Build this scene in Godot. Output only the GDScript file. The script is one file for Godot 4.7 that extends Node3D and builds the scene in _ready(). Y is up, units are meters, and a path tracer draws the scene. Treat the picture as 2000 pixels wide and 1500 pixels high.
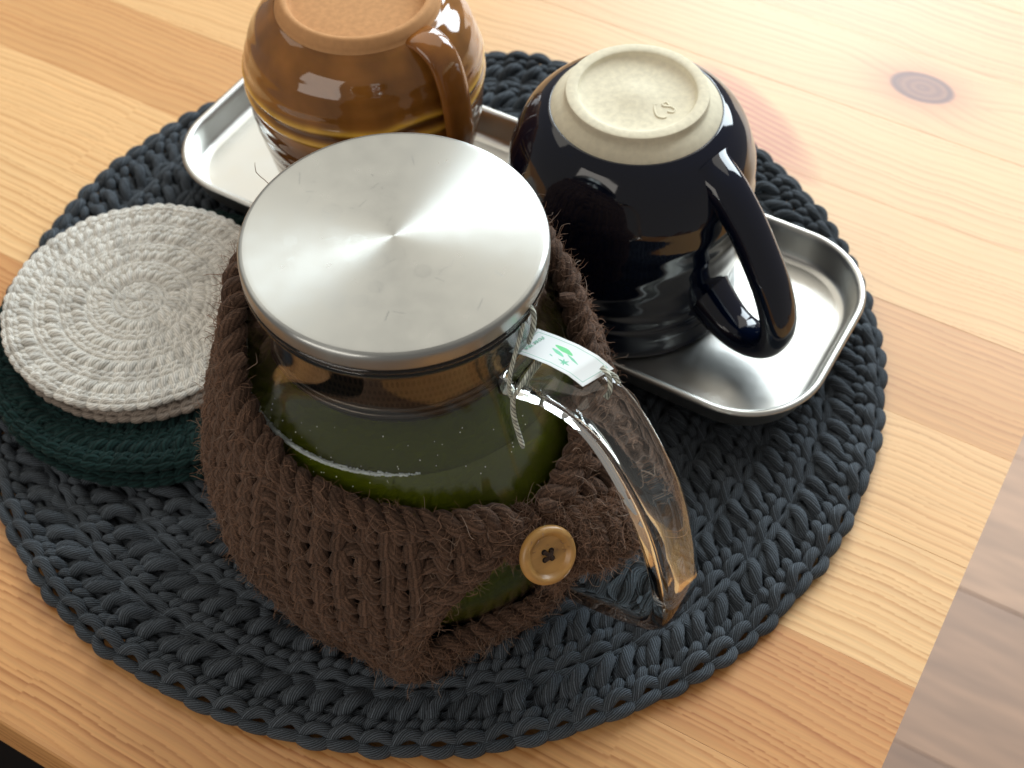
extends Node3D
# A glass teapot in a knitted cosy, two upside-down mugs on a steel tray and a stack of crocheted
# coasters, all on a round crocheted mat on a pine table. Metres, y up, the mat's centre at the origin.

const TABLE_TURN := 0.52932          # the table's long axis, from +x towards +z
const TRAY_TURN := 0.53641
const POT := Vector3(-0.0027, 0.0, 0.0756)
const HANDLE_AZ := 35.5
const NAVY := Vector3(0.0712, 0.0, -0.0215)
const BROWN := Vector3(-0.0245, 0.0, -0.0735)

var rng := RandomNumberGenerator.new()
var wav := FastNoiseLite.new()

# ------------------------------------------------------------------ mesh collecting
class Buf:
	var v := PackedVector3Array()
	var n := PackedVector3Array()
	var uv := PackedVector2Array()
	var col := PackedColorArray()
	var ix := PackedInt32Array()

	func mesh() -> ArrayMesh:
		var a := []
		a.resize(Mesh.ARRAY_MAX)
		a[Mesh.ARRAY_VERTEX] = v
		a[Mesh.ARRAY_NORMAL] = n
		a[Mesh.ARRAY_TEX_UV] = uv
		if col.size() == v.size():
			a[Mesh.ARRAY_COLOR] = col
		a[Mesh.ARRAY_INDEX] = ix
		var m := ArrayMesh.new()
		m.add_surface_from_arrays(Mesh.PRIMITIVE_TRIANGLES, a)
		return m

	# a round strand along a Catmull-Rom curve through pts; ends taper
	func tube(pts: Array, r: float, sides: int, per: int, tint: Color, taper := 0.45, flat := 1.0) -> void:
		var k := pts.size()
		var c := PackedVector3Array()
		for i in k - 1:
			var p0: Vector3 = pts[maxi(i - 1, 0)]
			var p1: Vector3 = pts[i]
			var p2: Vector3 = pts[i + 1]
			var p3: Vector3 = pts[mini(i + 2, k - 1)]
			for s in per:
				c.append(p1.cubic_interpolate(p2, p0, p3, float(s) / per))
		c.append(pts[k - 1])
		var m := c.size()
		var base := v.size()
		var t := (c[1] - c[0]).normalized()
		var nn := t.cross(Vector3.UP)
		if nn.length_squared() < 0.01:
			nn = t.cross(Vector3.RIGHT)
		nn = nn.normalized()
		var along := 0.0
		var inv := 1.0 / (TAU * r)
		for i in m:
			if i > 0:
				along += c[i].distance_to(c[i - 1])
				t = (c[mini(i + 1, m - 1)] - c[i - 1]).normalized()
				nn = (nn - t * nn.dot(t)).normalized()
			var b := t.cross(nn)
			var rr := r
			if i == 0 or i == m - 1:
				rr = r * taper
			elif i == 1 or i == m - 2:
				rr = r * lerpf(taper, 1.0, 0.7)
			for j in sides + 1:
				var a := TAU * j / sides
				var d := nn * cos(a) + b * sin(a)
				v.append(c[i] + d * rr)
				n.append(d)
				uv.append(Vector2(float(j) / sides, along * inv))
				col.append(tint)
		for i in m - 1:
			for j in sides:
				var a := base + i * (sides + 1) + j
				var cc := a + sides + 1
				ix.append(a); ix.append(cc); ix.append(cc + 1)
				ix.append(a); ix.append(cc + 1); ix.append(a + 1)

	# a surface of revolution round y; profile of Vector2(radius, height), upwards on the outside
	func lathe(prof: PackedVector2Array, seg: int, center := Vector3.ZERO, cols := PackedColorArray()) -> void:
		var base := v.size()
		var k := prof.size()
		for i in k:
			var t := (prof[mini(i + 1, k - 1)] - prof[maxi(i - 1, 0)]).normalized()
			var nr := Vector2(t.y, -t.x)
			for j in seg + 1:
				var a := TAU * j / seg
				var cs := cos(a)
				var sn := sin(a)
				v.append(center + Vector3(cs * prof[i].x, prof[i].y, sn * prof[i].x))
				n.append(Vector3(cs * nr.x, nr.y, sn * nr.x))
				uv.append(Vector2(float(j) / seg, float(i) / (k - 1)))
				if cols.size():
					col.append(cols[i])
		for i in k - 1:
			for j in seg:
				var a := base + i * (seg + 1) + j
				var cc := a + seg + 1
				ix.append(a); ix.append(a + 1); ix.append(cc + 1)
				ix.append(a); ix.append(cc + 1); ix.append(cc)

	# a closed section swept along a curve: frames of [centre, side, out]; sec are Vector2(side, out), anticlockwise
	func sweep(frames: Array, sec: PackedVector2Array, cap := true, scales := PackedVector2Array()) -> void:
		var base := v.size()
		var k := sec.size()
		var m := frames.size()
		var along := 0.0
		for i in m:
			var f: Array = frames[i]
			var o: Vector3 = f[0]
			var s: Vector3 = f[1]
			var u: Vector3 = f[2]
			var sc := scales[i] if scales.size() else Vector2.ONE
			if i > 0:
				along += o.distance_to(frames[i - 1][0])
			for j in k + 1:
				var q := sec[j % k]
				var t := sec[(j + 1) % k] - sec[(j + k - 1) % k]
				t = Vector2(t.x * sc.x, t.y * sc.y)
				var nn := Vector2(t.y, -t.x).normalized()
				v.append(o + s * q.x * sc.x + u * q.y * sc.y)
				n.append((s * nn.x + u * nn.y).normalized())
				uv.append(Vector2(float(j) / k, along * 20.0))
		for i in m - 1:
			for j in k:
				var a := base + i * (k + 1) + j
				var cc := a + k + 1
				ix.append(a); ix.append(cc); ix.append(cc + 1)
				ix.append(a); ix.append(cc + 1); ix.append(a + 1)
		if cap:
			for e in 2:
				var i := 0 if e == 0 else m - 1
				var f: Array = frames[i]
				var cn: Vector3 = (frames[1][0] - frames[0][0]).normalized() * -1.0 if e == 0 else (frames[m - 1][0] - frames[m - 2][0]).normalized()
				var b2 := v.size()
				v.append(f[0]); n.append(cn); uv.append(Vector2.ZERO)
				for j in k + 1:
					v.append(v[base + i * (k + 1) + j]); n.append(cn); uv.append(Vector2.ZERO)
				for j in k:
					if e == 0:
						ix.append(b2); ix.append(b2 + 1 + j); ix.append(b2 + 2 + j)
					else:
						ix.append(b2); ix.append(b2 + 2 + j); ix.append(b2 + 1 + j)

	# a grid of points, rows of equal length, with smooth normals; facing out when rows go up and columns go round
	func grid(rows: Array, flip := false, uvs := Vector2.ONE) -> void:
		var base := v.size()
		var m := rows.size()
		var k: int = rows[0].size()
		for i in m:
			for j in k:
				var du: Vector3 = rows[i][mini(j + 1, k - 1)] - rows[i][maxi(j - 1, 0)]
				var dv: Vector3 = rows[mini(i + 1, m - 1)][j] - rows[maxi(i - 1, 0)][j]
				var nn := du.cross(dv).normalized()
				v.append(rows[i][j])
				n.append(nn if flip else -nn)
				uv.append(Vector2(float(j) / (k - 1), float(i) / (m - 1)) * uvs)
		for i in m - 1:
			for j in k - 1:
				var a := base + i * k + j
				var c := a + k
				if flip:
					ix.append(a); ix.append(c); ix.append(c + 1)
					ix.append(a); ix.append(c + 1); ix.append(a + 1)
				else:
					ix.append(a); ix.append(c + 1); ix.append(c)
					ix.append(a); ix.append(a + 1); ix.append(c + 1)


# ------------------------------------------------------------------ naming
func part(called: String, b, mat: Material, parent: Node) -> MeshInstance3D:
	var o := MeshInstance3D.new()
	o.name = called
	o.mesh = b.mesh() if b is Buf else b
	o.material_override = mat
	parent.add_child(o, true)
	return o


func thing(called: String, label: String, category: String, at := Vector3.ZERO, turn := 0.0, group := "") -> Node3D:
	var o := Node3D.new()
	o.name = called
	o.position = at
	o.rotation.y = turn
	o.set_meta("label", label)
	o.set_meta("category", category)
	if group:
		o.set_meta("group", group)
	add_child(o, true)
	return o


func lin(r: float, g: float, b: float) -> Color:
	return Color(r, g, b).linear_to_srgb()


func plain(c: Color, rough: float, metal := 0.0) -> StandardMaterial3D:
	var m := StandardMaterial3D.new()
	m.albedo_color = c
	m.roughness = rough
	m.metallic = metal
	return m


func tex(im: Image) -> ImageTexture:
	return ImageTexture.create_from_image(im)


# ------------------------------------------------------------------ yarn
func ply_image(stripes: int, shift: int, soft: float, sd: int, rough := 0.88, lo := 0.72) -> Image:
	var im := Image.create(128, 128, false, Image.FORMAT_RGB8)
	var r := RandomNumberGenerator.new()
	r.seed = sd
	var lot := []
	for i in stripes:
		lot.append(r.randf_range(lo, 1.0))
	for y in 128:
		for x in 128:
			var ph := fposmod(stripes * x / 128.0 + shift * y / 128.0, float(stripes))
			var k := int(ph) % stripes
			var f := absf(sin(PI * ph))
			var h: float = lerpf(1.0, pow(f, 0.55), soft) * lot[k] * r.randf_range(rough, 1.0)
			im.set_pixel(x, y, Color(h, h, h))
	return im


func yarn(c: Color, ply: ImageTexture, bump: float, rough := 0.85, sheen := 0.25) -> StandardMaterial3D:
	var m := plain(c, rough)
	m.albedo_texture = ply
	m.vertex_color_use_as_albedo = true
	m.heightmap_enabled = true
	m.heightmap_texture = ply
	m.heightmap_scale = bump
	m.rim_enabled = true
	m.rim = sheen
	m.rim_tint = 0.6
	m.metallic_specular = 0.3
	return m


# One round of crochet: n stitches between radii r0 and r1, yarn radius yr, tallest point h above y0.
func crochet_round(b: Buf, n: int, r0: float, r1: float, yr: float, y0: float, sides: int, per: int, last: bool, first: bool, jit: float, zs: float) -> void:
	var dr := r1 - r0
	var off := rng.randf()
	for i in n:
		var w := TAU / n
		var j := func(s: float) -> float: return rng.randf_range(-s, s) * jit
		var t := rng.randf_range(0.78, 1.15)
		var tint := Color(t, t, t)
		var sk: float = j.call(0.12)
		var hs: float = 1.0 + j.call(0.18)
		var at := func(u: float, vv: float, z: float) -> Vector3:
			var a: float = (i + off + u) * w
			var r: float = r0 + dr * vv
			var p := Vector3(cos(a) * r, y0 + yr * z * hs * zs, sin(a) * r)
			p.y += 0.22 * yr * wav.get_noise_2d(p.x * 0.09 / yr, p.z * 0.09 / yr)
			return p
		var in_w: float = 0.55 if first else 1.0
		var ju: float = j.call(0.07)
		var jv: float = j.call(0.03)
		# the slanting post: a fat strand and its lower neighbour
		b.tube([at.call(-0.50 * in_w + sk, 0.0, 0.6), at.call(-0.30 * in_w + sk, 0.14 + jv, 2.2 + j.call(0.3)), at.call(-0.02 + sk, 0.30 + jv, 2.9 + j.call(0.35)), at.call(0.2, 0.46 + jv, 2.3), at.call(0.3, 0.57, 0.7)], yr * 1.08, sides, per, tint)
		b.tube([at.call(0.0 + sk, 0.02, 0.4), at.call(0.2 + sk, 0.17, 1.3), at.call(0.42 + ju, 0.33, 1.8 + j.call(0.3)), at.call(0.56, 0.5, 1.1), at.call(0.6, 0.58, 0.3)], yr, sides, per, tint * 0.96)
		# two knots where the loops are drawn through
		b.tube([at.call(-0.40 + ju, 0.55, 0.5), at.call(-0.35 + ju, 0.61 + jv, 1.9), at.call(-0.18 + ju, 0.68 + jv, 2.6 + j.call(0.3)), at.call(-0.02 + ju, 0.74, 1.7), at.call(0.04, 0.78, 0.6)], yr * 0.95, sides, per, tint * 1.04)
		b.tube([at.call(0.10 + ju, 0.53, 0.4), at.call(0.15 + ju, 0.60, 1.8), at.call(0.32 + ju, 0.67 - jv, 2.4 + j.call(0.3)), at.call(0.47, 0.73, 1.3), at.call(0.5, 0.76, 0.5)], yr * 0.92, sides, per, tint)
		# the chain that closes the round: an upper and a lower loop
		var e := 1.0 if last else 0.75
		b.tube([at.call(-0.60, 0.94, 0.9 * e), at.call(-0.36, 0.86 + jv, 2.2 * e), at.call(-0.04 + ju, 0.84 + jv, 3.0 * e), at.call(0.30, 0.90, 2.4 * e), at.call(0.58, 0.97, 0.9 * e)], yr, sides, per, tint * 1.03)
		b.tube([at.call(-0.52, 1.00, 0.9), at.call(-0.24, 1.09 + jv, 1.5), at.call(0.1, 1.11 + jv, 1.6), at.call(0.42, 1.06, 1.2), at.call(0.60, 0.98, 0.8)], yr, sides, per, tint * 0.95)


func ring_tube(b: Buf, r: float, y: float, yr: float, n: int, tint: Color) -> void:
	var pts := []
	for i in n + 1:
		pts.append(Vector3(cos(TAU * i / n) * r, y, sin(TAU * i / n) * r))
	b.tube(pts, yr, 6, 1, tint, 1.0)


# thin stray fibres: a few curled hairs that a MultiMesh scatters
func hair_mesh(sd: int, curl: float, thick: float) -> ArrayMesh:
	var r := RandomNumberGenerator.new()
	r.seed = sd
	var b := Buf.new()
	var pts := []
	var p := Vector3(0, -0.1, 0)
	var d := Vector3(r.randf_range(-0.5, 0.5), 1, r.randf_range(-0.5, 0.5)).normalized()
	for i in 6:
		pts.append(p)
		p += d * 0.2
		d = (d + Vector3(r.randf_range(-1, 1), r.randf_range(-0.9, 0.5), r.randf_range(-1, 1)) * curl).normalized()
	b.tube(pts, thick, 4, 2, Color.WHITE, 0.3)
	b.col.clear()
	return b.mesh()


func fuzz(called: String, from: Array, count: int, length: Vector2, lie: float, mat: Material, parent: Node, sd: int, thick := 0.012, radial := false) -> void:
	for k in 4:
		var mm := MultiMesh.new()
		mm.transform_format = MultiMesh.TRANSFORM_3D
		mm.mesh = hair_mesh(sd + k, 0.35 + 0.2 * k, thick)
		mm.instance_count = count / 4
		for i in mm.instance_count:
			var b: Buf = from[rng.randi() % from.size()]
			var q := rng.randi() % b.v.size()
			if radial:
				for tries in 6:
					var flat := Vector3(b.v[q].x, 0, b.v[q].z).normalized()
					if b.n[q].dot(flat) > 0.35 or b.n[q].y > 0.8:
						break
					q = rng.randi() % b.v.size()
			var up := b.n[q]
			var tang := up.cross(Vector3(rng.randfn(), rng.randfn(), rng.randfn())).normalized()
			var y := (up * (1.0 - lie) + tang * lie * rng.randf_range(0.2, 1.4)).normalized()
			var x := y.cross(tang + up * 0.3).normalized()
			var l := rng.randf_range(length.x, length.y)
			if rng.randf() < 0.06:
				l *= 1.7
			mm.set_instance_transform(i, Transform3D(Basis(x * l, y * l, x.cross(y) * l), b.v[q]))
		var o := MultiMeshInstance3D.new()
		o.name = called
		o.multimesh = mm
		o.material_override = mat
		o.set_meta("kind", "stuff")
		parent.add_child(o, true)


# ------------------------------------------------------------------ the teapot's outline
var pot_prof := [[0.0112, 0.046], [0.013, 0.052], [0.018, 0.0565], [0.026, 0.059], [0.038, 0.060], [0.05, 0.0592], [0.065, 0.0565], [0.08, 0.052], [0.09, 0.0488], [0.1, 0.0455], [0.108, 0.043], [0.115, 0.0418], [0.1275, 0.0416], [0.14, 0.0416]]

func pot_r(y: float) -> float:
	if y <= pot_prof[0][0]:
		return pot_prof[0][1]
	for i in pot_prof.size() - 1:
		if y <= pot_prof[i + 1][0]:
			var a: Array = pot_prof[maxi(i - 1, 0)]
			var p: Array = pot_prof[i]
			var q: Array = pot_prof[i + 1]
			var z: Array = pot_prof[mini(i + 2, pot_prof.size() - 1)]
			var t: float = (y - p[0]) / (q[0] - p[0])
			var m0: float = (q[1] - a[1]) / maxf(q[0] - a[0], 1e-6) * (q[0] - p[0])
			var m1: float = (z[1] - p[1]) / maxf(z[0] - p[0], 1e-6) * (q[0] - p[0])
			var t2 := t * t
			var t3 := t2 * t
			return (2 * t3 - 3 * t2 + 1) * p[1] + (t3 - 2 * t2 + t) * m0 + (3 * t2 - 2 * t3) * q[1] + (t3 - t2) * m1
	return 0.0416


func around(az: float, r: float, y: float) -> Vector3:      # relative to the pot's axis
	var a := deg_to_rad(az)
	return Vector3(cos(a) * r, y, sin(a) * r)


func table_of(t: Array, x: float) -> float:
	if x <= t[0][0]:
		return t[0][1]
	for i in t.size() - 1:
		if x <= t[i + 1][0]:
			var f: float = (x - t[i][0]) / (t[i + 1][0] - t[i][0])
			return lerpf(t[i][1], t[i + 1][1], f)
	return t[t.size() - 1][1]


# ------------------------------------------------------------------ wood
func wood_image(w: int, h: int, u0: float, u1: float, v0: float, v1: float, edges: Array) -> Image:
	var warp := FastNoiseLite.new()
	warp.seed = 5
	warp.frequency = 0.006
	warp.fractal_octaves = 3
	var wi := warp.get_image(w, h / 8)
	wi.convert(Image.FORMAT_L8)
	var wd := wi.get_data()
	var fib := FastNoiseLite.new()
	fib.seed = 8
	fib.frequency = 0.35
	fib.fractal_octaves = 2
	var fi := fib.get_image(w / 16, h)
	fi.convert(Image.FORMAT_L8)
	fi.resize(w, h, Image.INTERPOLATE_CUBIC)
	var fd := fi.get_data()
	# how dark the ring is at each distance from the pith, for each of a few trees
	var rings := []
	var r := RandomNumberGenerator.new()
	r.seed = 21
	for k in 5:
		var t := PackedFloat32Array()
		t.resize(6000)
		var p := 0
		while p < 6000:
			var wide := int(r.randf_range(9, 34))
			var deep := r.randf_range(0.35, 1.0)
			for i in wide:
				if p + i < 6000:
					var f := float(i) / wide
					t[p + i] = deep * pow(f, 3.2) * (1.0 if f < 0.93 else (1.0 - f) / 0.07)
			p += wide
		rings.append(t)
	# planks: pith distance below the face, pith across, tree, pale and dark colours
	var data := PackedByteArray()
	data.resize(w * h * 3)
	var planks := edges.size() - 1
	var pl := []
	for k in planks:
		var warm := r.randf()
		pl.append([r.randf_range(0.02, 0.04), r.randf_range(0.06, 0.11) * (1.0 if k % 2 else -1.0), k % 5, warm, r.randf_range(0.7, 1.5), r.randf_range(0.94, 1.04)])
	# the planks seen best, from the front edge backwards
	var known := [[0.03, 0.09, 0, 0.8, 1.5, 1.0], [0.02, 0.07, 1, 0.75, 1.3, 0.97], [0.03, 0.075, 2, 0.95, 1.5, 0.93], [0.035, 0.10, 3, 0.22, 1.25, 1.02], [0.03, -0.10, 4, 0.3, 1.0, 1.02], [0.04, 0.08, 0, 0.72, 1.0, 0.95], [0.025, 0.085, 2, 0.32, 0.9, 1.0], [0.03, 0.07, 1, 0.36, 0.9, 1.0], [0.025, -0.075, 3, 0.4, 0.9, 0.98]]
	for k in mini(known.size(), planks):
		pl[planks - 1 - k] = known[k]
	var at := 0
	for j in h:
		var v := lerpf(v0, v1, (j + 0.5) / h)
		var k := 0
		while k < planks - 1 and v > edges[k + 1]:
			k += 1
		var q: Array = pl[k]
		var dv: float = v - (edges[k] + edges[k + 1]) * 0.5 - q[1]
		var dv2 := dv * dv
		var tree: PackedFloat32Array = rings[q[2]]
		var warm: float = q[3]
		var strong: float = q[4]
		var li: float = q[5]
		var pr := lerpf(230.0, 219.0, warm) * li
		var pg := lerpf(192.0, 157.0, warm) * li
		var pb := lerpf(138.0, 94.0, warm) * li
		var xr := lerpf(200.0, 170.0, warm)
		var xg := lerpf(146.0, 103.0, warm)
		var xb := lerpf(88.0, 50.0, warm)
		var knots := v < -0.13 and v > -0.27
		var roww := (j / 8) * w
		var rowf := j * w
		var mem := (int(edges[k] * 4000.0) & 31) * 3
		for i in w:
			var wv := (wd[roww + ((i + mem * 11) % w)] - 128.0) / 128.0
			var depth: float = q[0] + 0.0042 * wv
			var rr := sqrt(dv2 + depth * depth) + 0.0016 * wv
			var add := 0.0
			var red := 0.0
			if knots:
				var u := lerpf(u0, u1, (i + 0.5) / w)
				var ku := (u - 0.1107) / 0.0125
				var kv := (v + 0.2287) / 0.0082
				var kd := ku * ku + kv * kv
				rr += 0.0085 * exp(-kd * 0.16) * signf(kv)
				if kd < 1.9:
					add = clampf((1.5 - kd) * 2.5, 0.0, 1.0) * (0.95 if absf(kd - 1.05) < 0.22 else 0.72 + 0.1 * sin(sqrt(kd) * 16.0 + 5.0 * wv))
				red = 0.55 * exp(-maxf(kd - 1.0, 0.0) * 0.28)
				# the feathered heartwood near the mat
				var fu := (u - 0.055) * 0.86 + (v + 0.172) * 0.5
				var fv := -(u - 0.055) * 0.5 + (v + 0.172) * 0.86
				var fe := fu * fu / (0.04 * 0.04) + fv * fv / (0.0135 * 0.0135)
				if fe < 2.3:
					red = maxf(red, clampf((1.3 - fe + 0.4 * wv) * 1.3, 0.0, 1.0) * (0.7 + 0.3 * sin(fu * 700.0 + fv * 1900.0 + 3.0 * wv)))
			var dk := tree[int(rr * 7000.0) % 6000] * 1.0 * strong
			var f := 1.0 + (fd[rowf + i] - 128.0) / 128.0 * 0.05
			dk = minf(dk, 1.0)
			var cr := lerpf(pr, xr, dk) * f
			var cg := lerpf(pg, xg, dk) * f
			var cb := lerpf(pb, xb, dk) * f
			if red > 0.0:
				cr = lerpf(cr, 184.0, red * 0.9)
				cg = lerpf(cg, 98.0, red * 0.9)
				cb = lerpf(cb, 56.0, red * 0.9)
			if add > 0.0:
				cr = lerpf(cr, 104.0, add)
				cg = lerpf(cg, 56.0, add)
				cb = lerpf(cb, 36.0, add)
			data[at] = int(clampf(cr, 0, 255))
			data[at + 1] = int(clampf(cg, 0, 255))
			data[at + 2] = int(clampf(cb, 0, 255))
			at += 3
	return Image.create_from_data(w, h, false, Image.FORMAT_RGB8, data)


# a board with slightly eased long edges; top at y = 0; texture laid over the whole table
func board(u0: float, u1: float, v0: float, v1: float, thick: float, ease: Vector2, tu: Vector2, tv: Vector2) -> ArrayMesh:
	var st := SurfaceTool.new()
	st.begin(Mesh.PRIMITIVE_TRIANGLES)
	var sec := [[v0, -thick], [v0, -ease.x], [v0 + ease.x * 0.35, -ease.x * 0.3], [v0 + ease.x, 0.0], [v1 - ease.y, 0.0], [v1 - ease.y * 0.35, -ease.y * 0.3], [v1, -ease.y], [v1, -thick]]
	var put := func(u: float, q: Array) -> void:
		st.set_uv(Vector2((u - tu.x) / (tu.y - tu.x), (clampf(q[0] + (q[1] * 0.8 if q[0] <= v0 else -q[1] * -0.8 if q[0] >= v1 else 0.0), v0 + 0.0006, v1 - 0.0006) - tv.x) / (tv.y - tv.x)))
		st.add_vertex(Vector3(u, q[1], q[0]))
	for i in sec.size():
		var a: Array = sec[i]
		var b: Array = sec[(i + 1) % sec.size()]
		st.set_smooth_group(-1)
		put.call(u0, a); put.call(u0, b); put.call(u1, b)
		put.call(u0, a); put.call(u1, b); put.call(u1, a)
	for e in 2:
		var u := u0 if e == 0 else u1
		for i in range(1, sec.size() - 1):
			if e == 0:
				put.call(u, sec[0]); put.call(u, sec[i + 1]); put.call(u, sec[i])
			else:
				put.call(u, sec[0]); put.call(u, sec[i]); put.call(u, sec[i + 1])
	st.generate_normals()
	return st.commit()


# where the lid is rubbed, fingered and scratched: roughness by angle and radius
func lid_wear() -> Image:
	var im := Image.create(720, 400, false, Image.FORMAT_L8)
	var r := RandomNumberGenerator.new()
	r.seed = 6
	var cuts := []
	for i in 44:
		var p := Vector2(r.randf_range(-0.03, 0.03), r.randf_range(-0.03, 0.03))
		cuts.append([p, p + Vector2.from_angle(r.randf() * TAU) * r.randf_range(0.0008, 0.005)])
	var spots := []
	for i in 9:
		spots.append([Vector2(r.randf_range(-0.03, 0.03), r.randf_range(-0.01, 0.034)), r.randf_range(0.0015, 0.0035)])
	for y in 400:
		# the profile's last 33 of 54 steps run over the flat top
		var rad := 0.0404 * clampf(1.0 - (y / 399.0 * 54.0 - 22.0) / 32.0, 0.0, 1.0)
		for x in 720:
			var a := TAU * x / 720.0
			var p := Vector2(cos(a), sin(a)) * rad
			var v := 0.30 + 0.04 * wav.get_noise_2d(p.x * 90.0, p.y * 90.0) + 0.008 * wav.get_noise_2d(p.x * 500.0, p.y * 500.0)
			for q in spots:
				var d: float = p.distance_to(q[0]) / q[1]
				if d < 1.25:
					v += 0.03 * exp(-pow((d - 1.0) / 0.12, 2.0)) + (0.02 if d < 1.0 else 0.0)
			im.set_pixel(x, y, Color(v, v, v))
		if rad > 0.001 and rad < 0.0403:
			for c in cuts:
				var s: Vector2 = c[0]
				var e: Vector2 = c[1]
				for k in 60:
					var p := s.lerp(e, k / 59.0)
					if absf(p.length() - rad) < 0.00007:
						var x := int(fposmod(p.angle(), TAU) / TAU * 720.0) % 720
						im.set_pixel(x, y, Color(0.46, 0.46, 0.46))
	return im


func noise_tex(size: int, freq: float, sd: int, lo: float, hi: float, oct := 4) -> ImageTexture:
	var f := FastNoiseLite.new()
	f.seed = sd
	f.frequency = freq
	f.fractal_octaves = oct
	var im := f.get_seamless_image(size, size)
	im.convert(Image.FORMAT_L8)
	var d := im.get_data()
	for i in d.size():
		d[i] = int(255.0 * lerpf(lo, hi, d[i] / 255.0))
	return tex(Image.create_from_data(size, size, false, Image.FORMAT_L8, d))


# ------------------------------------------------------------------ the scene
func _ready() -> void:
	rng.seed = 77
	wav.seed = 4
	wav.frequency = 1.0
	# camera
	var cam := Camera3D.new()
	cam.name = "camera"
	var pitch := 0.90719
	var roll := -0.01166
	var fw := Vector3(0, -sin(pitch), -cos(pitch))
	var up0 := Vector3(0, cos(pitch), -sin(pitch))
	var rt := Vector3.RIGHT * cos(roll) + up0 * sin(roll)
	var up := up0 * cos(roll) - Vector3.RIGHT * sin(roll)
	cam.transform = Transform3D(Basis(rt, up, -fw), Vector3(0.02861, 0.40269, 0.33656))
	cam.near = 0.02
	cam.far = 20.0
	var lens := CameraAttributesPhysical.new()
	lens.frustum_focal_length = 43.33
	lens.frustum_focus_distance = 0.395
	lens.exposure_aperture = 17.0
	lens.frustum_near = 0.02
	lens.frustum_far = 20.0
	cam.attributes = lens
	cam.fov = 30.96
	add_child(cam)
	cam.fov = 30.96
	# the light of the room
	var env := Environment.new()
	env.background_mode = Environment.BG_COLOR
	env.background_color = Color(0.475, 0.46, 0.445)
	env.tonemap_mode = Environment.TONE_MAPPER_LINEAR
	env.tonemap_exposure = 1.27
	env.sdfgi_enabled = true
	env.ssao_enabled = true
	env.ssil_enabled = true
	var we := WorldEnvironment.new()
	we.name = "environment"
	we.environment = env
	add_child(we)
	# two casements of a window behind the table, to the right
	for k in 2:
		window("window_light", Vector3(0.55 + 0.78 * k, 0.98, -1.75 + 0.42 * k), Vector2(0.72, 1.15), 2.7, Color(0.92, 0.97, 1.0))
	# the pale ceiling that the daylight bounces off
	var ceil := AreaLight3D.new()
	ceil.name = "ceiling_bounce_light"
	ceil.area_size = Vector2(3.6, 2.4)
	ceil.light_energy = 2.6
	ceil.light_color = Color(1.0, 0.97, 0.91)
	ceil.area_range = 12.0
	ceil.area_attenuation = 2.0
	ceil.shadow_enabled = true
	ceil.transform = Transform3D(Basis(Vector3.RIGHT, -PI / 2), Vector3(-0.2, 1.9, -1.75))
	add_child(ceil)
	# a smaller, dimmer window across the room, behind the camera on the left
	window("far_window_light", Vector3(-1.35, 1.35, 1.5), Vector2(1.6, 1.4), 1.4, Color(1.0, 0.97, 0.93))

	build_table()
	build_floor()
	build_added_chair()
	build_mat()
	build_tray()
	build_coasters()
	build_brown_mug()
	build_navy_mug()
	build_pot()
	build_cozy()
	build_teabag()


func window(called: String, at: Vector3, size: Vector2, energy: float, c: Color) -> void:
	var l := AreaLight3D.new()
	l.name = called
	l.area_size = size
	l.light_energy = energy
	l.light_color = c
	l.area_range = 12.0
	l.area_attenuation = 2.0
	l.shadow_enabled = true
	add_child(l, true)
	l.look_at_from_position(at, Vector3(0, at.y * 0.55, 0), Vector3.UP)


func build_table() -> void:
	var t := thing("dining_table", "pine dining table of glued planks under the round dark mat", "table", Vector3.ZERO, -TABLE_TURN)
	var edges := []
	var v := 0.198
	edges.append(v)
	v = 0.1466
	while v > -0.6:
		edges.push_front(v)
		v -= 0.0497
	var u0 := -0.55
	var u1 := 0.2062
	var m := plain(Color.WHITE, 0.42)
	m.albedo_texture = tex(wood_image(1024, 2048, u0, u1, edges[0], 0.198, edges))
	m.texture_repeat = false
	m.metallic_specular = 0.55
	for k in edges.size() - 1:
		var last := k == edges.size() - 2
		var o := part("plank", board(u0, u1, edges[k] + 0.00002, edges[k + 1] - 0.00002, 0.025, Vector2(0.0001, 0.0016 if last else 0.0001), Vector2(u0, u1), Vector2(edges[0], 0.198)), m, t)
		o.position.y = 0.00005 * (k % 2)


func build_floor() -> void:
	var f := Node3D.new()
	f.name = "floor"
	f.set_meta("kind", "structure")
	f.rotation.y = -TABLE_TURN
	f.position.y = -0.7
	add_child(f)
	var r := RandomNumberGenerator.new()
	r.seed = 3
	var nt := noise_tex(256, 0.02, 9, 0.8, 1.0)
	var mats := []
	for k in 4:
		var m := plain(Color(0.75, 0.59, 0.46).lerp(Color(0.57, 0.43, 0.33), k / 3.0), 0.45)
		m.albedo_texture = nt
		m.uv1_triplanar = true
		m.uv1_scale = Vector3(1.2, 4, 9)
		mats.append(m)
	for k in 17:
		var v := -1.55 + 0.167 * k
		var u := -1.6 + 0.31 * (k % 4)
		while u < 1.5:
			var bm := BoxMesh.new()
			bm.size = Vector3(0.904, 0.02, 0.1658)
			var o := part("floorboard", bm, mats[r.randi() % 4], f)
			o.position = Vector3(u, -0.01 - 0.0006 * (k % 2), v)
			u += 0.905


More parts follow.
